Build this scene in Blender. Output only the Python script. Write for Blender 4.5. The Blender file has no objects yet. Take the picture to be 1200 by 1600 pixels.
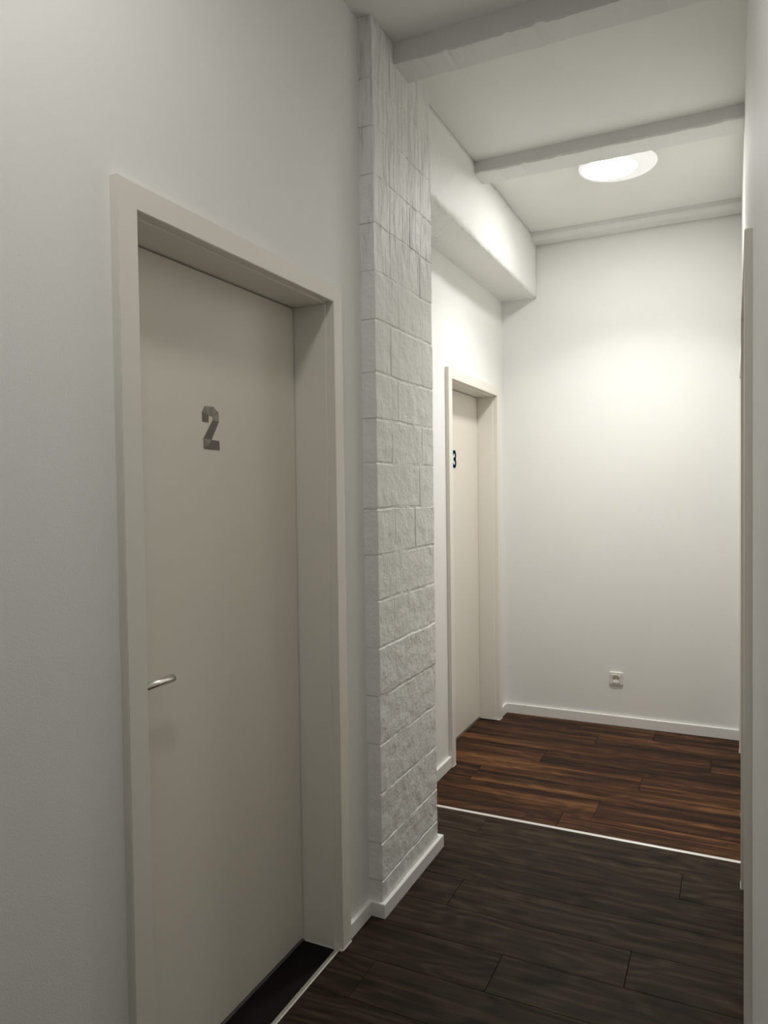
import bpy, bmesh, math, random
from mathutils import Vector, noise

random.seed(7)
S = bpy.context.scene
COL = S.collection

# ------------------------------------------------------------------ camera
# solved from the photograph (1200x1600): focal 1135.8 px, eye 1.426 m
YAW, PITCH, ROLL, EYE, FPX = 0.4473, -0.0276, -0.0133, 1.426, 1135.8
cam_d = bpy.data.cameras.new('camera')
cam_d.sensor_fit = 'VERTICAL'
cam_d.sensor_height = 36.0
cam_d.lens = FPX / 1600.0 * 36.0
cam_d.clip_start = 0.01
cam = bpy.data.objects.new('camera', cam_d)
COL.objects.link(cam)
cy, sy, cp, sp = math.cos(YAW), math.sin(YAW), math.cos(PITCH), math.sin(PITCH)
Fv = Vector((-sy * cp, cy * cp, sp))
Rv = Vector((cy, sy, 0))
Uv = Rv.cross(Fv)
c_, s_ = math.cos(ROLL), math.sin(ROLL)
R2 = c_ * Rv + s_ * Uv
U2 = -s_ * Rv + c_ * Uv
from mathutils import Matrix
cam.matrix_world = Matrix(((R2.x, U2.x, -Fv.x, 0), (R2.y, U2.y, -Fv.y, 0),
                           (R2.z, U2.z, -Fv.z, EYE), (0, 0, 0, 1)))
S.camera = cam

# ------------------------------------------------------------------ world, exposure, lamp strengths
w = bpy.data.worlds.new('world')
S.world = w
w.use_nodes = True
w.node_tree.nodes['Background'].inputs[0].default_value = (0, 0, 0, 1)
w.node_tree.nodes['Background'].inputs[1].default_value = 0.0
S.view_settings.view_transform = 'Standard'
S.view_settings.look = 'None'
S.view_settings.gamma = 1.0
S.view_settings.use_curve_mapping = False
S.view_settings.exposure = 0.0
LAMP_COLOR = (1.0, 0.99, 0.965)
FILL_DOWN = 11.5      # watts of the fill light added below the lamp in view
LAMP_MAIN = 57.0      # radiance of the lit panel of the lamp in view
LAMP_REAR = 50.0       # the lamp overhead, above the frame
DIFF_GLOW = 0.38      # faint glow of the rest of the opal cover

# ------------------------------------------------------------------ key measures (metres, from the photograph)
XL = -1.112           # left wall
XR = 0.0445           # right wall
XREC = -1.322         # wall of the recess with door 3
XLIN = -1.100         # face of the lintel
XCOL = -1.061         # face of the brick pillar
YC0, YC1 = 2.162, 2.668
YEND = 4.528
YBACK = -2.6
ZC = 2.982
ZLIN = 2.619

# ================================================================== materials
def nmat(name):
    m = bpy.data.materials.new(name)
    m.use_nodes = True
    nt = m.node_tree
    b = nt.nodes['Principled BSDF']
    return m, nt, b

def N(nt, typ, **kw):
    n = nt.nodes.new(typ)
    for k, v in kw.items():
        if k == 'inp':
            for kk, vv in v.items():
                n.inputs[kk].default_value = vv
        else:
            setattr(n, k, v)
    return n

def ramp(nt, fac, stops):
    r = nt.nodes.new('ShaderNodeValToRGB')
    el = r.color_ramp.elements
    while len(el) < len(stops):
        el.new(0.5)
    for e, (p, c) in zip(el, stops):
        e.position = p
        e.color = (c[0], c[1], c[2], 1)
    nt.links.new(fac, r.inputs[0])
    return r

def math_n(nt, op, a, b=None, clamp=False):
    n = nt.nodes.new('ShaderNodeMath')
    n.operation = op
    n.use_clamp = clamp
    for i, v in enumerate((a, b)):
        if v is None:
            continue
        if isinstance(v, (int, float)):
            n.inputs[i].default_value = v
        else:
            nt.links.new(v, n.inputs[i])
    return n.outputs[0]

def paint(name, col, rough=0.6, bump=0.0, scale=400, bump2=0.0, scale2=40, var=0.02, spec=0.3):
    m, nt, b = nmat(name)
    geo = N(nt, 'ShaderNodeNewGeometry')
    v = N(nt, 'ShaderNodeTexNoise', inp={'Scale': 3.0, 'Detail': 4.0})
    nt.links.new(geo.outputs['Position'], v.inputs['Vector'])
    r = ramp(nt, v.outputs[0], [(0.3, [c * (1 - var) for c in col]), (0.7, [min(1, c * (1 + var)) for c in col])])
    nt.links.new(r.outputs[0], b.inputs['Base Color'])
    b.inputs['Roughness'].default_value = rough
    b.inputs['Specular IOR Level'].default_value = spec
    last = None
    for st, sc in ((bump, scale), (bump2, scale2)):
        if st <= 0:
            continue
        n = N(nt, 'ShaderNodeTexNoise', inp={'Scale': sc, 'Detail': 3.0, 'Roughness': 0.6})
        nt.links.new(geo.outputs['Position'], n.inputs['Vector'])
        bp = N(nt, 'ShaderNodeBump', inp={'Strength': st, 'Distance': 0.002})
        nt.links.new(n.outputs[0], bp.inputs['Height'])
        if last:
            nt.links.new(last, bp.inputs['Normal'])
        last = bp.outputs[0]
    if last:
        nt.links.new(last, b.inputs['Normal'])
    return m

WALLC = (0.88, 0.877, 0.848)
M_WALL = paint('white_wall_paint', WALLC, 0.62, 0.25, 260, 0.10, 30, 0.012, 0.3)
M_CEIL = paint('white_ceiling_paint', WALLC, 0.75, 0.15, 200, 0.25, 12, 0.02, 0.2)
M_BEAM = paint('white_painted_rough_timber', (0.80, 0.798, 0.775), 0.6, 0.45, 130, 0.6, 22, 0.02, 0.3)  # darker than the ceiling: shade on the beam undersides put into the colour
M_TRIM = paint('white_satin_trim', (0.88, 0.875, 0.845), 0.35, 0, 1, 0, 1, 0.005, 0.4)
M_DOOR = paint('warm_grey_door_laminate', (0.80, 0.755, 0.665), 0.36, 0.04, 500, 0, 1, 0.006, 0.4)
M_CASE = paint('warm_white_door_casing', (0.85, 0.815, 0.74), 0.28, 0, 1, 0, 1, 0.004, 0.4)
M_SEAL = paint('white_sealant', (0.85, 0.84, 0.80), 0.4)
M_GAP = paint('dark_rubber_seal', (0.03, 0.027, 0.022), 0.7)
M_PLASTIC = paint('white_plastic', (0.83, 0.81, 0.76), 0.3, 0, 1, 0, 1, 0.003, 0.5)
M_HOLE = paint('dark_socket_hole', (0.02, 0.018, 0.016), 0.6)
M_BLUE = paint('blue_number_film', (0.002, 0.19, 0.58), 0.45)
M_TH = paint('near_black_threshold_floor', (0.006, 0.004, 0.003), 0.6, spec=0.15)
M_SUB = paint('dark_subfloor', (0.012, 0.009, 0.007), 0.9)

def metal(name, col, rough):
    m, nt, b = nmat(name)
    b.inputs['Metallic'].default_value = 1.0
    b.inputs['Roughness'].default_value = rough
    geo = N(nt, 'ShaderNodeNewGeometry')
    n = N(nt, 'ShaderNodeTexNoise', inp={'Scale': 60.0, 'Detail': 3.0})
    nt.links.new(geo.outputs['Position'], n.inputs['Vector'])
    r = ramp(nt, n.outputs[0], [(0.3, [c * 0.93 for c in col]), (0.7, col)])
    nt.links.new(r.outputs[0], b.inputs['Base Color'])
    return m

M_STEEL = metal('polished_stainless_steel', (0.78, 0.77, 0.74), 0.16)
M_ALU = metal('brushed_aluminium', (0.86, 0.85, 0.82), 0.38)
M_ALU_L = paint('light_anodised_strip', (0.80, 0.76, 0.72), 0.35, spec=0.6)
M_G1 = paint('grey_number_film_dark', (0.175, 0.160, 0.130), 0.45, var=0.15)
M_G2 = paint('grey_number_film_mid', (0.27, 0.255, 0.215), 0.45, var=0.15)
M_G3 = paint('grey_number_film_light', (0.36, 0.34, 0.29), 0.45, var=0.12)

def emit(name, strength, col=LAMP_COLOR):
    m, nt, b = nmat(name)
    b.inputs['Base Color'].default_value = (0.85, 0.85, 0.83, 1)
    b.inputs['Roughness'].default_value = 0.4
    b.inputs['Emission Color'].default_value = (*col, 1)
    b.inputs['Emission Strength'].default_value = strength
    return m

M_LIT = emit('lit_lamp_panel', LAMP_MAIN)
M_LIT2 = emit('lit_rear_lamp_panel', LAMP_REAR, (1.0, 0.98, 0.945))
M_OPAL = emit('opal_lamp_cover', DIFF_GLOW)
M_OPAL2 = emit('opal_rear_lamp_cover', DIFF_GLOW * 0.5)

def brick_paint(name, striation=0.0):
    """thick white paint over coarse brick; the top of the pillar is dragged, rough plaster"""
    m, nt, b = nmat(name)
    geo = N(nt, 'ShaderNodeNewGeometry')
    b.inputs['Base Color'].default_value = (*WALLC, 1)
    b.inputs['Roughness'].default_value = 0.5
    b.inputs['Specular IOR Level'].default_value = 0.4
    n1 = N(nt, 'ShaderNodeTexNoise', inp={'Scale': 95.0, 'Detail': 5.0, 'Roughness': 0.65})
    n2 = N(nt, 'ShaderNodeTexNoise', inp={'Scale': 16.0, 'Detail': 3.0})
    nt.links.new(geo.outputs['Position'], n1.inputs['Vector'])
    nt.links.new(geo.outputs['Position'], n2.inputs['Vector'])
    b1 = N(nt, 'ShaderNodeBump', inp={'Strength': 0.5, 'Distance': 0.0035})
    nt.links.new(n1.outputs[0], b1.inputs['Height'])
    b2 = N(nt, 'ShaderNodeBump', inp={'Strength': 0.8, 'Distance': 0.012})
    nt.links.new(n2.outputs[0], b2.inputs['Height'])
    nt.links.new(b1.outputs[0], b2.inputs['Normal'])
    last = b2.outputs[0]
    if striation > 0:
        mp = N(nt, 'ShaderNodeMapping')
        mp.inputs['Scale'].default_value = (60, 60, 5.5)
        nt.links.new(geo.outputs['Position'], mp.inputs['Vector'])
        n3 = N(nt, 'ShaderNodeTexNoise', inp={'Scale': 1.0, 'Detail': 4.0, 'Roughness': 0.6, 'Distortion': 0.5})
        nt.links.new(mp.outputs[0], n3.inputs['Vector'])
        r3 = ramp(nt, n3.outputs[0], [(0.30, (0, 0, 0)), (0.48, (1, 1, 1))])
        sep = N(nt, 'ShaderNodeSeparateXYZ')
        nt.links.new(geo.outputs['Position'], sep.inputs[0])
        mr = N(nt, 'ShaderNodeMapRange', inp={'From Min': 1.95, 'From Max': 2.35, 'To Min': 0.0, 'To Max': striation})
        nt.links.new(sep.outputs[2], mr.inputs[0])
        b3 = N(nt, 'ShaderNodeBump', inp={'Distance': 0.006})
        nt.links.new(mr.outputs[0], b3.inputs['Strength'])
        nt.links.new(r3.outputs[0], b3.inputs['Height'])
        nt.links.new(last, b3.inputs['Normal'])
        last = b3.outputs[0]
    nt.links.new(last, b.inputs['Normal'])
    return m

M_BRICK = brick_paint('white_painted_brick', 0.9)
M_LINT = brick_paint('white_painted_lintel', 0.0)

def wood(name, stops, grain_lo, sx, sy, rough, streak, knots):
    """laminate plank: length runs along the object's x; every plank takes its own cut of the pattern"""
    m, nt, b = nmat(name)
    L = nt.links
    tc = N(nt, 'ShaderNodeTexCoord')
    oi = N(nt, 'ShaderNodeObjectInfo')
    off = N(nt, 'ShaderNodeVectorMath', operation='SCALE')
    comb = N(nt, 'ShaderNodeCombineXYZ')
    comb.inputs[0].default_value = 1
    L.new(math_n(nt, 'MULTIPLY', oi.outputs['Random'], 37.0), comb.inputs[0])
    L.new(math_n(nt, 'MULTIPLY', oi.outputs['Random'], 91.0), comb.inputs[1])
    add = N(nt, 'ShaderNodeVectorMath', operation='ADD')
    L.new(tc.outputs['Object'], add.inputs[0])
    L.new(comb.outputs[0], add.inputs[1])
    def stretched(x, y, detail, rough_=0.55, dist=0.0):
        mp = N(nt, 'ShaderNodeMapping')
        mp.inputs['Scale'].default_value = (x, y, 1)
        L.new(add.outputs[0], mp.inputs['Vector'])
        n = N(nt, 'ShaderNodeTexNoise', inp={'Scale': 1.0, 'Detail': detail, 'Roughness': rough_, 'Distortion': dist})
        L.new(mp.outputs[0], n.inputs['Vector'])
        return n.outputs[0]
    broad = stretched(sx, sy, 5.0, 0.6, 0.35)
    fine = stretched(5.0, 210.0, 4.0, 0.65)
    # cathedral figure: bands bent by a slow noise
    warp = stretched(1.6, 5.0, 2.0)
    sepv = N(nt, 'ShaderNodeSeparateXYZ')
    L.new(add.outputs[0], sepv.inputs[0])
    ph = math_n(nt, 'ADD', math_n(nt, 'MULTIPLY', sepv.outputs[1], 60.0), math_n(nt, 'MULTIPLY', warp, 60.0))
    bands = math_n(nt, 'MULTIPLY', math_n(nt, 'ADD', math_n(nt, 'SINE', ph), 1.0), 0.5)
    f = math_n(nt, 'ADD', math_n(nt, 'MULTIPLY', broad, 1.0 - streak - 0.26),
               math_n(nt, 'ADD', math_n(nt, 'MULTIPLY', fine, 0.26), math_n(nt, 'MULTIPLY', bands, streak)))
    # tone of the single plank
    f = math_n(nt, 'ADD', f, math_n(nt, 'MULTIPLY', math_n(nt, 'SUBTRACT', oi.outputs['Random'], 0.5), 0.07))
    if knots:
        mp = N(nt, 'ShaderNodeMapping')
        mp.inputs['Scale'].default_value = (2.6, 6.0, 1)
        L.new(add.outputs[0], mp.inputs['Vector'])
        vo = N(nt, 'ShaderNodeTexVoronoi', inp={'Scale': 1.0})
        L.new(mp.outputs[0], vo.inputs['Vector'])
        kn = N(nt, 'ShaderNodeMapRange', inp={'From Min': 0.03, 'From Max': 0.20, 'To Min': knots, 'To Max': 0.0})
        L.new(vo.outputs['Distance'], kn.inputs[0])
        f = math_n(nt, 'SUBTRACT', f, kn.outputs[0])
    r = ramp(nt, f, stops)
    L.new(r.outputs[0], b.inputs['Base Color'])
    b.inputs['Roughness'].default_value = rough
    b.inputs['Specular IOR Level'].default_value = 0.10
    bp = N(nt, 'ShaderNodeBump', inp={'Strength': 0.12, 'Distance': 0.0008})
    L.new(fine, bp.inputs['Height'])
    L.new(bp.outputs[0], b.inputs['Normal'])
    return m

M_OAK = wood('dark_grey_brown_oak_laminate',
             [(0.33, (0.009, 0.0056, 0.0032)), (0.45, (0.0235, 0.0152, 0.0090)), (0.53, (0.0350, 0.0235, 0.0145)), (0.64, (0.060, 0.0425, 0.0275))],
             0, 1.4, 34.0, 0.50, 0.11, 0.24)
M_WAL = wood('red_brown_walnut_laminate',
             [(0.37, (0.006, 0.0024, 0.0013)), (0.46, (0.027, 0.0098, 0.0042)), (0.54, (0.068, 0.0260, 0.0095)), (0.66, (0.200, 0.088, 0.032))],
             0, 0.7, 17.0, 0.45, 0.05, 0.0)

# ================================================================== mesh helpers
def obj(name, bm, mats, parent=None, loc=None, smooth=False):
    me = bpy.data.meshes.new(name)
    bm.normal_update()
    bm.to_mesh(me)
    bm.free()
    for m in (mats if isinstance(mats, (list, tuple)) else [mats]):
        me.materials.append(m)
    if smooth:
        for p in me.polygons:
            p.use_smooth = True
    o = bpy.data.objects.new(name, me)
    COL.objects.link(o)
    if loc is not None:
        o.location = loc
    if parent is not None:
        o.parent = parent
    return o

def tag(o, label, cat=None, kind=None, group=None):
    o['label'] = label
    if cat:
        o['category'] = cat
    if kind:
        o['kind'] = kind
    if group:
        o['group'] = group
    return o

def empty(name, loc=(0, 0, 0)):
    o = bpy.data.objects.new(name, None)
    o.empty_display_size = 0.05
    COL.objects.link(o)
    o.location = loc
    return o

def box(bm, x0, x1, y0, y1, z0, z1, mat=0):
    vs = [bm.verts.new(p) for p in ((x0, y0, z0), (x1, y0, z0), (x1, y1, z0), (x0, y1, z0),
                                    (x0, y0, z1), (x1, y0, z1), (x1, y1, z1), (x0, y1, z1))]
    for f in ((3, 2, 1, 0), (4, 5, 6, 7), (0, 1, 5, 4), (1, 2, 6, 5), (2, 3, 7, 6), (3, 0, 4, 7)):
        fc = bm.faces.new([vs[i] for i in f])
        fc.material_index = mat
    return vs

def bevel_all(bm, w, seg=1):
    bmesh.ops.bevel(bm, geom=list(bm.edges), offset=w, segments=seg, affect='EDGES', profile=0.5)

def bbox(x0, x1, y0, y1, z0, z1, bev=0.0, seg=1):
    bm = bmesh.new()
    box(bm, x0, x1, y0, y1, z0, z1)
    if bev > 0:
        bevel_all(bm, bev, seg)
    return bm

def prism(bm, pts, axis, a, b):
    """extrude a polygon of 2-D points along an axis from a to b"""
    def P(u, v, t):
        return {'x': (t, u, v), 'y': (u, t, v), 'z': (u, v, t)}[axis]
    A = [bm.verts.new(P(u, v, a)) for u, v in pts]
    B = [bm.verts.new(P(u, v, b)) for u, v in pts]
    bm.faces.new(A)
    bm.faces.new(list(reversed(B)))
    n = len(pts)
    for i in range(n):
        bm.faces.new((A[i], B[i], B[(i + 1) % n], A[(i + 1) % n]))
    bmesh.ops.recalc_face_normals(bm, faces=list(bm.faces))

def tube(bm, p0, p1, r, seg=24, cap=True, bev=0.0):
    p0, p1 = Vector(p0), Vector(p1)
    d = (p1 - p0).normalized()
    up = Vector((0, 0, 1)) if abs(d.z) < 0.9 else Vector((1, 0, 0))
    u = d.cross(up).normalized()
    v = d.cross(u)
    L = (p1 - p0).length
    st = [(0, r)] if bev <= 0 else [(0, r - bev), (bev, r)]
    st += [(L, r)] if bev <= 0 else [(L - bev, r), (L, r - bev)]
    rings = []
    for t, rr in st:
        rings.append([bm.verts.new(p0 + d * t + (u * math.cos(a) + v * math.sin(a)) * rr)
                      for a in [2 * math.pi * i / seg for i in range(seg)]])
    for a, b in zip(rings, rings[1:]):
        for i in range(seg):
            bm.faces.new((a[i], a[(i + 1) % seg], b[(i + 1) % seg], b[i]))
    if cap:
        bm.faces.new(list(reversed(rings[0])))
        bm.faces.new(rings[-1])
    bmesh.ops.recalc_face_normals(bm, faces=list(bm.faces))

# ================================================================== room shell
# wall with door 2 : opening for the frame
def wall_with_opening(name, x0, x1, ya, yb, holes, ztop, label):
    bm = bmesh.new()
    y = ya
    for h0, h1, hz in holes:
        box(bm, x0, x1, y, h0, 0, ztop)
        box(bm, x0, x1, h0, h1, hz, ztop)
        y = h1
    box(bm, x0, x1, y, yb, 0, ztop)
    return tag(obj(name, bm, M_WALL), label, 'wall', 'structure')

D2 = dict(y0=1.0814, y1=1.9958, face=-1.092, wall=XL, leaf=-1.2333)
D3 = dict(y0=3.4928, y1=4.3935, face=-1.302, wall=XREC, leaf=-1.429)
FW, FH = 0.0542, 2.06

wall_with_opening('wall_left', -1.34, XL, YBACK, YC1 - 0.004,
                  [(D2['y0'] + 0.02, D2['y1'] - 0.02, FH - 0.02)], ZC,
                  'smooth white wall around the door numbered 2')
wall_with_opening('wall_left_recess', -1.50, XREC, YC1 - 0.002, YEND,
                  [(D3['y0'] + 0.02, D3['y1'] - 0.02, FH - 0.02)], ZC,
                  'white wall set back behind the brick pillar, around the door numbered 3')
tag(obj('wall_end', bbox(-1.50, 0.20, YEND, YEND + 0.12, 0, ZC), M_WALL),
    'white end wall of the corridor carrying the power socket', 'wall', 'structure')
A0, A1, AX = 2.014, 2.884, 0.0260
B0, B1, BX = 3.440, 4.350, 0.0320
wall_with_opening('wall_right', XR, XR + 0.22, YBACK, YEND,
                  [(A0 + 0.02, A1 - 0.02, FH - 0.02), (B0 + 0.02, B1 - 0.02, FH - 0.02)], ZC,
                  'white wall along the right edge, seen almost edge-on')
tag(obj('wall_back', bbox(-1.34, XR + 0.22, YBACK - 0.12, YBACK, 0, ZC), M_WALL),
    'white wall closing the corridor behind the viewpoint', 'wall', 'structure')
tag(obj('ceiling', bbox(-1.50, XR + 0.22, YBACK - 0.12, YEND + 0.12, ZC, ZC + 0.1), M_CEIL),
    'white ceiling between the painted beams', 'ceiling', 'structure')

# ------------------------------------------------------------------ lintel over the recess, with a chipped lower edge
def fbm(x, y, z, s):
    return noise.noise(Vector((x * s, y * s, z * s)))

bm = bmesh.new()
ny, nz = 90, 14
ys = [YC1 - 0.01 + (YEND - YC1 + 0.01) * i / ny for i in range(ny + 1)]
grid = []
for y in ys:
    chip = 0.009 * fbm(y, 1, 0, 7) + 0.011 * fbm(y, 4, 0, 30)
    row = []
    row.append((XREC + 0.0, y, ZC))
    for k in range(nz + 1):
        t = k / nz
        z = ZC + (ZLIN + chip - ZC) * t
        x = XLIN + 0.004 * fbm(y, z, 2, 5) + 0.0015 * fbm(y, z, 5, 22) - (0.006 * max(0, (t - 0.93) / 0.07) ** 2)
        row.append((x, y, z))
    row.append((XLIN - 0.016 + 0.003 * fbm(y, 9, 1, 20), y, ZLIN - 0.001))
    row.append((XREC, y, ZLIN))
    grid.append([bm.verts.new(p) for p in row])
for a, b in zip(grid, grid[1:]):
    for i in range(len(a) - 1):
        bm.faces.new((a[i], a[i + 1], b[i + 1], b[i]))
    bm.faces.new((a[-1], a[0], b[0], b[-1]))
bm.faces.new(grid[0])
bm.faces.new(list(reversed(grid[-1])))
bmesh.ops.recalc_face_normals(bm, faces=list(bm.faces))
lint = obj('wall_lintel', bm, M_LINT)
tag(lint, 'rough white-painted lintel with chipped lower edge above the recess of door 3', 'lintel', 'structure')
for p in lint.data.polygons:
    p.use_smooth = len(p.vertices) == 4 and abs(p.normal.x) > 0.7

# ------------------------------------------------------------------ brick pillar
bm = bmesh.new()
gy_, gz_ = 40, 220
G = []
for a in range(gy_ + 1):
    yy = YC0 + 0.003 + (YC1 - YC0 - 0.006) * a / gy_
    colv = []
    for b in range(gz_ + 1):
        zz = ZC * b / gz_
        fill = noise.noise(Vector((yy * 7, zz * 7, 3))) * 0.0022 + noise.noise(Vector((yy * 30, zz * 30, 8))) * 0.0016
        colv.append(bm.verts.new((XCOL - 0.0016 + min(fill, 0.0013), yy, zz)))
    G.append(colv)
for a in range(gy_):
    for b in range(gz_):
        bm.faces.new((G[a][b], G[a + 1][b], G[a + 1][b + 1], G[a][b + 1]))
rim = [G[a][0] for a in range(gy_ + 1)] + [G[gy_][b] for b in range(1, gz_ + 1)] + [G[a][gz_] for a in range(gy_ - 1, -1, -1)] + [G[0][b] for b in range(gz_ - 1, 0, -1)]
bk = [bm.verts.new((-1.30, v.co.y, v.co.z)) for v in rim]
for a in range(len(rim)):
    bm.faces.new((rim[a], bk[a], bk[(a + 1) % len(rim)], rim[(a + 1) % len(rim)]))
bmesh.ops.recalc_face_normals(bm, faces=list(bm.faces))
pillar = obj('brick_pillar', bm, M_BRICK)
tag(pillar, 'white-painted brick pillar standing between the doors numbered 2 and 3', 'pillar', 'structure')
ZJ = [0.0, 0.1178, 0.2445, 0.4143, 0.5792, 0.7412, 0.9069, 1.0635, 1.2151, 1.3705, 1.5233, 1.6712, 1.8208,
      1.997, 2.156, 2.312, 2.468, 2.625, 2.782, ZC]
VJ = [[], [], [], [], [], [], [2.2863], [2.2511], [2.3021, 2.48], [2.3295, 2.5266],
      [2.284, 2.5533], [2.3389], [2.2832], [2.3493], [2.2854, 2.3851, 2.5479], [2.287, 2.46], [2.2875], [2.40], [2.30, 2.53]]

def wob_z(y, j):      # wandering bed joint
    return 0.0045 * noise.noise(Vector((y * 8, j * 7.3, 1))) + 0.0022 * noise.noise(Vector((y * 45, j * 3.1, 5)))

def brick(y0, y1, z0, z1, r, k):
    """one painted brick, centred on its own origin, faces and arrises uneven"""
    cy_, cz_ = (y0 + y1) / 2, (z0 + z1) / 2
    cx_ = XCOL - 0.045
    bm = bmesh.new()
    nu = max(6, int((y1 - y0) / 0.020))
    gz, gy = 0.0020, 0.0011
    U = [y0 + gy, y0 + gy + 0.003] + [y0 + (y1 - y0) * q / nu for q in range(1, nu)] + [y1 - gy - 0.003, y1 - gy]
    vt = [0, 0.028, 0.35, 0.65, 0.972, 1.0]
    proud = random.uniform(-0.0008, 0.0012)
    F = []
    for i, u in enumerate(U):
        za = z0 + gz + (wob_z(u, r) if r > 0 else 0)
        zb = z1 - gz + (wob_z(u, r + 1) if z1 < ZC - 0.01 else 0)
        col = []
        for j, t in enumerate(vt):
            v = za + (zb - za) * t
            x = XCOL + proud + 0.0016 * noise.noise(Vector((u * 14 + k, v * 14, k))) + 0.0009 * noise.noise(Vector((u * 60, v * 60, k)))
            if i in (0, len(U) - 1):
                x -= 0.0016 + 0.0014 * noise.noise(Vector((v * 40, k, 2)))
            if j in (0, len(vt) - 1):
                x -= 0.0026 + 0.0026 * noise.noise(Vector((u * 35, r * 5, j)))
            uu = u + (0.0012 * noise.noise(Vector((v * 30, i, k))) if i in (0, len(U) - 1) else 0)
            col.append(bm.verts.new((x - cx_, uu - cy_, v - cz_)))
        F.append(col)
    nu_, nv = len(U), len(vt)
    for i in range(nu_ - 1):
        for j in range(nv - 1):
            bm.faces.new((F[i][j], F[i + 1][j], F[i + 1][j + 1], F[i][j + 1]))
    rim = [F[i][0] for i in range(nu_)] + [F[nu_ - 1][j] for j in range(1, nv)] + \
          [F[i][nv - 1] for i in range(nu_ - 2, -1, -1)] + [F[0][j] for j in range(nv - 2, 0, -1)]
    back = [bm.verts.new((-0.045, v.co.y, v.co.z)) for v in rim]
    n = len(rim)
    for i in range(n):
        bm.faces.new((rim[i], back[i], back[(i + 1) % n], rim[(i + 1) % n]))
    bm.faces.new(back)
    bmesh.ops.recalc_face_normals(bm, faces=list(bm.faces))
    return obj('brick', bm, M_BRICK, pillar, (cx_, cy_, cz_))

k = 0
for r in range(len(ZJ) - 1):
    js = [YC0] + VJ[r] + [YC1]
    for a, b in zip(js, js[1:]):
        a2 = a if a != YC0 else YC0 - 0.001 + random.uniform(-0.001, 0.001)
        b2 = b if b != YC1 else YC1 + 0.001 + random.uniform(-0.001, 0.002)
        if r == len(ZJ) - 2 and b == YC1:
            b2 -= 0.010
        brick(a2, b2, ZJ[r], ZJ[r + 1], r, k)
        k += 1

# ------------------------------------------------------------------ ceiling beams (hewn, uneven arrises)
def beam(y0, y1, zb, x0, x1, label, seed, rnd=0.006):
    bm = bmesh.new()
    n = 70
    rows = []
    for i in range(n + 1):
        x = x0 + (x1 - x0) * i / n
        def j(s, a=0.0035, sc=7):
            return a * noise.noise(Vector((x * sc, seed + s, 0))) + 0.0022 * noise.noise(Vector((x * 38, seed, s + 9)))
        nick = 0.022 * max(0, noise.noise(Vector((x * 19, seed * 3, 2))) - 0.30)
        rows.append([bm.verts.new(p) for p in (
            (x, y0 + j(1), ZC + 0.01), (x, y0 + j(2), zb + rnd + j(3) + nick), (x, y0 + rnd + j(2), zb + j(4) + nick),
            (x, y1 - rnd + j(5), zb + j(6)), (x, y1 + j(7), zb + rnd + j(8)), (x, y1 + j(9), ZC + 0.01))])
    for a, b in zip(rows, rows[1:]):
        for q in range(5):
            bm.faces.new((a[q], b[q], b[q + 1], a[q + 1]))
        bm.faces.new((a[5], b[5], b[0], a[0]))
    bm.faces.new(rows[0])
    bm.faces.new(list(reversed(rows[-1])))
    bmesh.ops.recalc_face_normals(bm, faces=list(bm.faces))
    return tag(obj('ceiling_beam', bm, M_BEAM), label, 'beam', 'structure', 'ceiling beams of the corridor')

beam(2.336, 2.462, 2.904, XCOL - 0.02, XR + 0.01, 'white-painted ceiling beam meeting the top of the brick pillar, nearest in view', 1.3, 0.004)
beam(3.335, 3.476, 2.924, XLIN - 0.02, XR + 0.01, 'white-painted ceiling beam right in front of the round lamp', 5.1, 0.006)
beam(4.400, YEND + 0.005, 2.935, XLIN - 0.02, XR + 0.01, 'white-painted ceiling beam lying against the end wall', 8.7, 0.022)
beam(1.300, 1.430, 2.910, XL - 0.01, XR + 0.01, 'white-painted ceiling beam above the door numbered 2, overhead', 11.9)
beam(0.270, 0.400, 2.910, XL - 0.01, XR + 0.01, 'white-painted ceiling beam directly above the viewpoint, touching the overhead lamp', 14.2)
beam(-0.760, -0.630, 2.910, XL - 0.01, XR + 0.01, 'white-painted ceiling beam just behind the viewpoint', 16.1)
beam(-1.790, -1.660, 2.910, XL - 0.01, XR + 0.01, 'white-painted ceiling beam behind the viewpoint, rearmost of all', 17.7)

# ------------------------------------------------------------------ floors: one object per plank
YS = 3.0355  # metal strip between the two floors
floor_n = tag(obj('floor', bbox(-1.34, XR + 0.22, YBACK - 0.12, YS, -0.06, -0.012), M_SUB),
              'dark grey-brown oak plank floor in the front part of the corridor', 'floor', 'structure')
floor_r = tag(obj('floor_rear', bbox(-1.50, XR + 0.22, YS, YEND + 0.12, -0.06, -0.012), M_SUB),
              'red-brown streaky walnut plank floor beyond the metal strip', 'floor', 'structure')

def plank(parent, mat, x0, x1, y0, y1):
    g = 0.0006
    cx_, cy_ = (x0 + x1) / 2, (y0 + y1) / 2
    hx, hy = (x1 - x0) / 2 - g, (y1 - y0) / 2 - g
    bm = bmesh.new()
    c = 0.0011
    lo = [bm.verts.new(p) for p in ((-hx, -hy, -0.012), (hx, -hy, -0.012), (hx, hy, -0.012), (-hx, hy, -0.012))]
    mi = [bm.verts.new(p) for p in ((-hx, -hy, -c), (hx, -hy, -c), (hx, hy, -c), (-hx, hy, -c))]
    hi = [bm.verts.new(p) for p in ((-hx + c, -hy + c, 0), (hx - c, -hy + c, 0), (hx - c, hy - c, 0), (-hx + c, hy - c, 0))]
    bm.faces.new(list(reversed(lo)))
    bm.faces.new(hi)
    for a, b in ((lo, mi), (mi, hi)):
        for i in range(4):
            bm.faces.new((a[i], a[(i + 1) % 4], b[(i + 1) % 4], b[i]))
    return obj('plank', bm, mat, parent, (cx_, cy_, 0))

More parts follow.
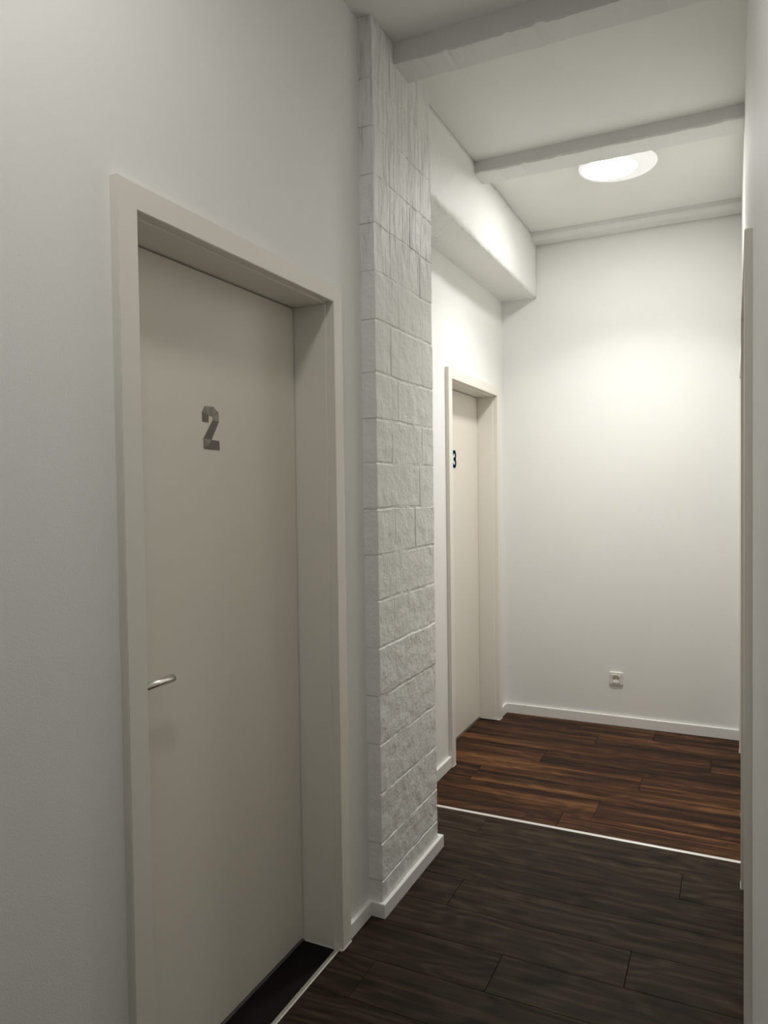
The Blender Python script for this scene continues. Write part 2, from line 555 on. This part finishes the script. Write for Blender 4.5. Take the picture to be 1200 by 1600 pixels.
PN = 0.182
rows = [(2.860, YS - 0.009, [-0.963]), (2.675, 2.860, [-0.167]), (2.492, 2.675, []), (2.310, 2.492, [-0.890]),
        (2.128, 2.310, [-0.281]), (1.946, 2.128, [-0.637]), (1.764, 1.946, [-0.980])]
y = 1.764
cyc = [-0.35, -0.70, -0.15, -0.55, -0.88]
i = 0
while y > YBACK + 0.01:
    y2 = max(YBACK, y - PN)
    rows.append((y2, y, [cyc[i % 5]]))
    y = y2
    i += 1
for ya, yb, js in rows:
    xl = XREC if ya > 2.6 else XL
    if ya < D2['y1'] and yb > D2['y0']:
        xl = -1.104
    xs = [xl] + js + [XR + (0.10 if (A0 < ya and yb < A1) else 0.0)]
    for a, b in zip(xs, xs[1:]):
        plank(floor_n, M_OAK, a, b, ya, yb)
PR = 0.1855
yr = [YS + 0.009, 3.2025, 3.388, 3.5735, 3.759, 3.9445, 4.130, 4.3155, 4.501, YEND]
jr = [-0.675, -0.546, -1.175, -0.401, -0.916, -0.10, -0.70, -0.406, -0.95]
for q in range(len(yr) - 1):
    ya, yb = yr[q], yr[q + 1]
    xl = XREC
    if D3['y0'] + FW < (ya + yb) / 2 < D3['y1'] - FW:
        xl = D3['leaf'] - 0.03
    xs = [xl, jr[q], XR + (0.10 if (B0 < ya and yb < B1) else 0.0)]
    for a, b in zip(xs, xs[1:]):
        plank(floor_r, M_WAL, a, b, ya, yb)

# metal strip between the floors
bm = bmesh.new()
prism(bm, [(YS - 0.0095, -0.002), (YS - 0.0095, 0.0012), (YS - 0.004, 0.0038), (YS + 0.004, 0.0038), (YS + 0.0095, 0.0012), (YS + 0.0095, -0.002)],
      'x', XREC, XR)
tag(obj('transition_strip', bm, M_ALU_L), 'thin bright metal strip between the grey-brown and the red-brown floor', 'floor strip')

# ------------------------------------------------------------------ baseboards
def board_profile(d, h):
    return [(0, 0), (d, 0), (d, h - 0.004), (d - 0.003, h), (0, h)]

def baseboard(name, segs, label):
    """segs: list of polygons in plan (x, y) with height, extruded up with a bevelled top"""
    bm = bmesh.new()
    for pts, h in segs:
        b2 = bmesh.new()
        prism(b2, pts, 'z', 0.0, h)
        top = [e for e in b2.edges if all(abs(v.co.z - h) < 1e-6 for v in e.verts)]
        bmesh.ops.bevel(b2, geom=top, offset=0.002, segments=1, affect='EDGES')
        me = bpy.data.meshes.new('tmp')
        b2.to_mesh(me)
        b2.free()
        bm.from_mesh(me)
        bpy.data.meshes.remove(me)
    return tag(obj(name, bm, M_TRIM), label, 'baseboard', 'structure')

T = 0.015
HB = 0.055
baseboard('baseboard_left', [([(XL, YBACK), (XL + T, YBACK), (XL + T, D2['y0']), (XL, D2['y0'])], HB)],
          'white baseboard on the left wall before the door numbered 2')
baseboard('baseboard_pillar', [([(XL, D2['y1']), (XL + T, D2['y1']), (XL + T, YC0 - T), (XCOL + T, YC0 - T), (XCOL + T, YC1 + T + 0.012),
                                 (XCOL - 0.02, YC1 + T + 0.012), (XCOL - 0.02, YC1 + 0.004), (XCOL + 0.0008, YC1 + 0.004),
                                 (XCOL + 0.0008, YC0), (XL, YC0)], 0.048)],
          'white baseboard wrapping the foot of the brick pillar')
baseboard('baseboard_recess', [([(XREC, YC1 + 0.001), (XREC + T, YC1 + 0.001), (XREC + T, D3['y0']), (XREC, D3['y0'])], 0.057)],
          'white baseboard in the recess before the door numbered 3')
baseboard('baseboard_end', [([(XREC, D3['y1']), (XREC + T, D3['y1']), (XREC + T, YEND - T), (XR, YEND - T), (XR, YEND), (XREC, YEND)], 0.059)],
          'white baseboard along the foot of the end wall')
TR = 0.011
baseboard('baseboard_right', [([(XR, YBACK), (XR, A0), (XR - TR, A0), (XR - TR, YBACK)], HB),
                              ([(XR, A1), (XR, B0), (XR - TR, B0), (XR - TR, A1)], HB),
                              ([(XR, B1), (XR, YEND - T), (XR - TR, YEND - T), (XR - TR, B1)], HB)],
          'white baseboard along the right wall')
baseboard('baseboard_back', [([(XL + T, YBACK), (XR - TR, YBACK), (XR - TR, YBACK + T), (XL + T, YBACK + T)], HB)],
          'white baseboard at the wall behind the viewpoint')

# ================================================================== doors
def casing_set(root, y0, y1, xw, xf, s):
    """three mitred casing pieces, proud of the wall; s = +1 faces +x, -1 faces -x"""
    yi0, yi1, zi = y0 + FW, y1 - FW, FH - FW
    for pts in ([(y0, 0.003), (yi0, 0.003), (yi0, zi), (y0, FH)],
                [(y1, 0.003), (y1, FH), (yi1, zi), (yi1, 0.003)],
                [(y0, FH), (yi0, zi), (yi1, zi), (y1, FH)]):
        bm = bmesh.new()
        prism(bm, pts, 'x', xw, xf)
        ed = [e for e in bm.edges if all(abs(v.co.x - xf) < 1e-6 for v in e.verts)
              and (abs(e.verts[0].co.y - e.verts[1].co.y) < 1e-6 or abs(e.verts[0].co.z - e.verts[1].co.z) < 1e-6)
              and not all(v.co.z < 0.01 for v in e.verts)]
        bmesh.ops.bevel(bm, geom=ed, offset=0.0016, segments=2, affect='EDGES')
        o = obj('casing', bm, M_CASE, root)

def lining_set(root, y0, y1, xf, xb, s):
    yi0, yi1, zi = y0 + FW, y1 - FW, FH - FW
    e = 0.0042
    xs = xf - s * 0.027
    # outer lip, flush behind the casing
    for (a, b, c, d) in ((yi0 - 0.026, yi0 - 0.0008, 0.0045, zi), (yi1 + 0.0008, yi1 + 0.026, 0.0045, zi), (yi0 - 0.026, yi1 + 0.026, zi + 0.0008, zi + 0.026)):
        x0, x1 = sorted((xs, xf - s * 0.003))
        obj('lining_lip', bbox(x0, x1, a, b, c, d), M_CASE, root)
    # lining proper, slightly narrower opening with an eased front edge
    for (a, b, c, d) in ((yi0 - 0.026, yi0 + e, 0.003, zi - e), (yi1 - e, yi1 + 0.026, 0.003, zi - e), (yi0 - 0.026, yi1 + 0.026, zi - e, zi + 0.026)):
        x0, x1 = sorted((xs, xb))
        obj('lining', bbox(x0, x1, a, b, c, d, 0.0015), M_CASE, root)

def door(name, dd, label, zleaf=0.011):
    root = empty(name, (dd['face'], (dd['y0'] + dd['y1']) / 2, 0))
    tag(root, label, 'door', 'structure')
    bpy.context.view_layer.update()
    inv = Matrix.Translation(-root.location)
    before = set(COL.objects)
    casing_set(root, dd['y0'], dd['y1'], dd['wall'], dd['face'], 1)
    xb = dd['leaf'] - 0.055
    lining_set(root, dd['y0'], dd['y1'], dd['face'], xb, 1)
    yi0, yi1, zi = dd['y0'] + FW + 0.0042, dd['y1'] - FW - 0.0042, FH - FW - 0.0042
    leaf = obj('door_leaf', bbox(dd['leaf'] - 0.040, dd['leaf'], yi0 + 0.003, yi1 - 0.003, zleaf, zi - 0.003, 0.0012), M_DOOR, root)
    # rubber seal in the gap behind the leaf closes the frame
    for a, b, c, d in ((yi0, yi0 + 0.012, 0.003, zi), (yi1 - 0.012, yi1, 0.003, zi), (yi0, yi1, zi - 0.012, zi)):
        obj('rubber_seal', bbox(dd['leaf'] - 0.054, dd['leaf'] - 0.041, a, b, c, d), M_GAP, root)
    obj('bottom_seal', bbox(dd['leaf'] - 0.006, dd['leaf'] + 0.0015, yi0 + 0.002, yi1 - 0.002, 0.0008, 0.0045), M_ALU, root)
    obj('bottom_gap', bbox(dd['leaf'] - 0.05, dd['leaf'] - 0.008, yi0 + 0.002, yi1 - 0.002, 0.0008, 0.0085), M_GAP, root)
    # bead of sealant at the foot of the frame
    for yy0, yy1 in ((dd['y0'], dd['y0'] + FW), (dd['y1'] - FW, dd['y1'])):
        obj('sealant', bbox(dd['wall'], dd['face'] + 0.0016, yy0, yy1, 0.0, 0.0032), M_SEAL, root)
    obj('sealant', bbox(dd['leaf'] + 0.004, dd['face'] - 0.002, yi1 - 0.0016, yi1 + 0.006, 0.0, 0.0032), M_SEAL, root)
    return root, leaf, yi0, yi1

def lever(leaf, x, ypiv, z, yend):
    bm = bmesh.new()
    r = 0.0092
    tube(bm, (x + 0.001, ypiv, z), (x + 0.050, ypiv, z), r, 20)
    tube(bm, (x + 0.050, ypiv - r, z), (x + 0.050, yend, z), r, 24, True, 0.0012)
    o = obj('handle_lever', bm, M_STEEL, leaf, smooth=False)
    for p in o.data.polygons:
        p.use_smooth = len(p.vertices) == 4
    bm = bmesh.new()
    tube(bm, (x, ypiv, z), (x + 0.009, ypiv, z), 0.026, 32, True, 0.0015)
    obj('rosette', bm, M_STEEL, leaf)
    bm = bmesh.new()
    tube(bm, (x, ypiv, z - 0.072), (x + 0.007, ypiv, z - 0.072), 0.026, 32, True, 0.0015)
    kr = obj('key_rosette', bm, M_STEEL, leaf)

# --- door numbered 2
d2, leaf2, ya2, yb2 = door('door_1', D2, 'warm grey door numbered 2 with steel lever, nearest on the left')
lever(leaf2, D2['leaf'], 1.190, 0.9965, 1.3120)
obj('threshold_floor', bbox(D2['leaf'] - 0.006, -1.118, ya2 - 0.003, yb2 + 0.003, -0.010, 0.0006), M_TH, d2)
bm = bmesh.new()
prism(bm, [(-1.1185, -0.004), (-1.1035, -0.004), (-1.1035, 0.002), (-1.1055, 0.0042), (-1.1165, 0.0042), (-1.1185, 0.002)], 'y', D2['y0'] + FW, D2['y1'] - FW)
obj('threshold_strip', bm, M_ALU, d2)

P2 = dict(A=(1.5056, 1.6548), B=(1.5394, 1.6560), C=(1.5600, 1.6415), D=(1.5610, 1.6190), E=(1.5286, 1.5683), F=(1.5607, 1.5672),
          G=(1.5624, 1.5426), H=(1.4974, 1.5435), I=(1.4975, 1.5706), J=(1.5352, 1.6200), K=(1.5354, 1.6306), L=(1.5192, 1.6313),
          M=(1.5179, 1.6135), N=(1.4941, 1.6140), O=(1.4940, 1.6385), Q=(1.5225, 1.6554), W=(1.5500, 1.6484), Z=(1.5180, 1.5560))
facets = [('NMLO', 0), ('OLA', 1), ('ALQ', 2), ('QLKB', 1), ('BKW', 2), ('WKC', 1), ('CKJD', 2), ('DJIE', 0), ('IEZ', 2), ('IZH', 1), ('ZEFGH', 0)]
bm = bmesh.new()
def dig_faces(bm, x, facets, P):
    for s, mi in facets:
        f = bm.faces.new([bm.verts.new((x, *P[c])) for c in s])
        f.normal_update()
        if f.normal.x < 0:
            f.normal_flip()
        f.material_index = mi
xf = D2['leaf'] + 0.0012
dig_faces(bm, xf, facets, P2)
outl = 'NMLKJIHGFEDCBQAO'
ring = [P2[c] for c in 'ONML' 'KJI' 'HGFE' 'DCWBQA']
for a, b in zip(ring, ring[1:] + ring[:1]):
    f = bm.faces.new([bm.verts.new(p) for p in ((xf, *a), (xf, *b), (D2['leaf'], *b), (D2['leaf'], *a))])
    f.material_index = 0
num2 = obj('door_number', bm, [M_G1, M_G2, M_G3], leaf2)
num2['label'] = 'grey faceted figure 2'

# --- door numbered 3
d3, leaf3, ya3, yb3 = door('door_2', D3, 'warm grey door numbered 3 in the recess behind the brick pillar')
lever(leaf3, D3['leaf'], D3['y0'] + FW + 0.06, 0.9965, D3['y0'] + FW + 0.18)

def stroke(bm, pts, wd, x0, x1):
    def seg_prism(poly):
        b2 = bmesh.new()
        prism(b2, poly, 'x', x0, x1)
        me = bpy.data.meshes.new('tmp')
        b2.to_mesh(me)
        b2.free()
        bm.from_mesh(me)
        bpy.data.meshes.remove(me)
    for (a, b) in zip(pts, pts[1:]):
        a, b = Vector(a), Vector(b)
        d = (b - a).normalized()
        n = Vector((-d.y, d.x)) * wd / 2
        seg_prism([tuple(a + n), tuple(a - n), tuple(b - n), tuple(b + n)])
    for p in pts:
        seg_prism([(p[0] + wd / 2 * math.cos(t), p[1] + wd / 2 * math.sin(t)) for t in [2 * math.pi * i / 14 for i in range(14)]])

yc, zc_ = 3.9105, 1.6075
W3, H3, st = 0.066, 0.104, 0.019
rx, rz = W3 / 2 - st / 2, (H3 - st) / 4
pts = []
for a in range(160, -91, -25):
    t = math.radians(a)
    pts.append((yc + rx * 0.92 * math.cos(t), zc_ + rz + rz * math.sin(t)))
pts[-1] = (yc - 0.002, zc_)
for a in range(90, -161, -25):
    t = math.radians(a)
    pts.append((yc + rx * math.cos(t), zc_ - rz + rz * math.sin(t)))
bm = bmesh.new()
stroke(bm, pts, st, D3['leaf'], D3['leaf'] + 0.0015)
num3 = obj('door_number', bm, M_BLUE, leaf3)
num3['label'] = 'blue rounded figure 3'

# --- frames on the right wall, seen almost edge-on
def right_door(name, y0, y1, xface, label):
    root = empty(name, (xface, (y0 + y1) / 2, 0))
    tag(root, label, 'door', 'structure')
    bpy.context.view_layer.update()
    casing_set(root, y0, y1, XR, xface, -1)
    xl = xface + 0.14
    lining_set(root, y0, y1, xface, xl + 0.055, -1)
    yi0, yi1, zi = y0 + FW + 0.0042, y1 - FW - 0.0042, FH - FW - 0.0042
    leaf = obj('door_leaf', bbox(xl, xl + 0.04, yi0 + 0.003, yi1 - 0.003, 0.008, zi - 0.003, 0.0012), M_DOOR, root)
    for a, b, c, d in ((yi0, yi0 + 0.012, 0.003, zi), (yi1 - 0.012, yi1, 0.003, zi), (yi0, yi1, zi - 0.012, zi)):
        obj('rubber_seal', bbox(xl + 0.041, xl + 0.054, a, b, c, d), M_GAP, root)
    obj('bottom_gap', bbox(xl + 0.005, xl + 0.05, yi0, yi1, 0.0, 0.007), M_GAP, root)
    for yy0, yy1 in ((y0, y0 + FW), (y1 - FW, y1)):
        obj('sealant', bbox(xface - 0.0012, XR, yy0, yy1, 0.0, 0.0032), M_SEAL, root)
    return root

right_door('door_3', A0, A1, AX, 'white door frame on the right wall, the nearer of the two seen edge-on')
right_door('door_4', B0, B1, BX, 'white door frame on the right wall, the farther of the two seen edge-on')

# parts were built in world coordinates: keep them there under their offset parents
bpy.context.view_layer.update()
for o in list(COL.objects):
    if o.type == 'EMPTY':
        for ch in o.children:
            ch.matrix_parent_inverse = Matrix.Translation(-o.location)

# ================================================================== power socket on the end wall
SX, SZ = -0.6335, 0.2830
sock = empty('power_socket', (SX, YEND, SZ))
tag(sock, 'white square power socket low on the end wall', 'socket')
def ring_plate(outer, hole_r, ydep0, ydep1, seg=40, bev=0.0):
    """square plate with a round hole; local coords, front towards -y"""
    bm = bmesh.new()
    def sq(t, h):
        c, s = math.cos(t), math.sin(t)
        k = h / max(abs(c), abs(s))
        return (c * k, s * k)
    an = [2 * math.pi * (i + 0.5) / seg for i in range(seg)]
    def loop(fn, yv):
        return [bm.verts.new((fn(t)[0], yv, fn(t)[1])) for t in an]
    inner = lambda t: (hole_r * math.cos(t), hole_r * math.sin(t))
    L = [loop(lambda t: sq(t, outer), ydep1), loop(lambda t: sq(t, outer), ydep0 + bev), loop(lambda t: sq(t, outer - bev), ydep0),
         loop(inner, ydep0), loop(inner, ydep1)]
    for a, b in zip(L, L[1:] + L[:1]):
        for i in range(seg):
            bm.faces.new((a[i], a[(i + 1) % seg], b[(i + 1) % seg], b[i]))
    bmesh.ops.recalc_face_normals(bm, faces=list(bm.faces))
    return bm
obj('cover_frame', ring_plate(0.0395, 0.034, -0.0095, 0.0, 40, 0.003), M_PLASTIC, sock)
ins = obj('socket_insert', ring_plate(0.0275, 0.0205, -0.0125, 0.0, 40, 0.0015), M_PLASTIC, sock)
obj('frame_field', ring_plate(0.0350, 0.0272, -0.0080, 0.0, 40, 0.0), M_PLASTIC, sock)
bm = bmesh.new()
tube(bm, (0, -0.0035, 0), (0, 0.0, 0), 0.0206, 32)
cup = obj('socket_cup', bm, M_PLASTIC, sock)
for sx in (-1, 1):
    bm = bmesh.new()
    tube(bm, (sx * 0.0095, -0.0040, 0), (sx * 0.0095, -0.0030, 0), 0.0034, 16)
    obj('pin_hole', bm, M_HOLE, cup)
for sz in (-1, 1):
    obj('earth_clip', bbox(-0.003, 0.003, -0.0105, -0.0035, sz * 0.0185 - 0.0015, sz * 0.0185 + 0.0015), M_ALU, cup)

# ================================================================== ceiling lamps
def ceiling_lamp(loc, lit_mat, opal_mat, label):
    root = empty('ceiling_lamp', loc)          # origin on the ceiling
    tag(root, label, 'lamp', None, 'round ceiling lamps of the corridor')
    def lathe(prof, seg=64):
        bm = bmesh.new()
        rings = []
        for r, z in prof:
            rings.append([bm.verts.new((r * math.cos(2 * math.pi * i / seg), r * math.sin(2 * math.pi * i / seg), z)) for i in range(seg)])
        for a, b in zip(rings, rings[1:]):
            for i in range(seg):
                bm.faces.new((a[i], a[(i + 1) % seg], b[(i + 1) % seg], b[i]))
        bm.faces.new(rings[0])
        bm.faces.new(rings[-1])
        bmesh.ops.recalc_face_normals(bm, faces=list(bm.faces))
        return bm
    obj('housing', lathe([(0.178, 0.0), (0.180, -0.002), (0.180, -0.008), (0.176, -0.010)]), M_TRIM, root)
    cov = obj('diffuser', lathe([(0.170, -0.0095), (0.178, -0.011), (0.180, -0.014), (0.176, -0.019), (0.165, -0.0215)]), opal_mat, root)
    bmp = lathe([(0.126, 0.0015), (0.126, -0.0006)])
    pn = obj('light_panel', bmp, [opal_mat, lit_mat], cov, (-0.038, 0.0, -0.0215))
    for p in pn.data.polygons:
        if p.normal.z < -0.9:
            p.material_index = 1
    return root

ceiling_lamp((-0.495, 3.658, ZC), M_LIT, M_OPAL, 'round flat lit ceiling lamp between the two rear beams')
ceiling_lamp((-0.495, 0.598, ZC), M_LIT2, M_OPAL2, 'round flat lit ceiling lamp overhead, above the top edge of the picture')

# extra fill light added under the lamp in view to brighten the lower walls
ld = bpy.data.lights.new('added_fill_light', 'AREA')
ld.shape = 'DISK'
ld.size = 0.24
ld.spread = math.radians(112)
ld.energy = FILL_DOWN
ld.color = LAMP_COLOR
lo = bpy.data.objects.new('added_fill_light', ld)
COL.objects.link(lo)
lo.location = (-0.533, 3.658, ZC - 0.0235)
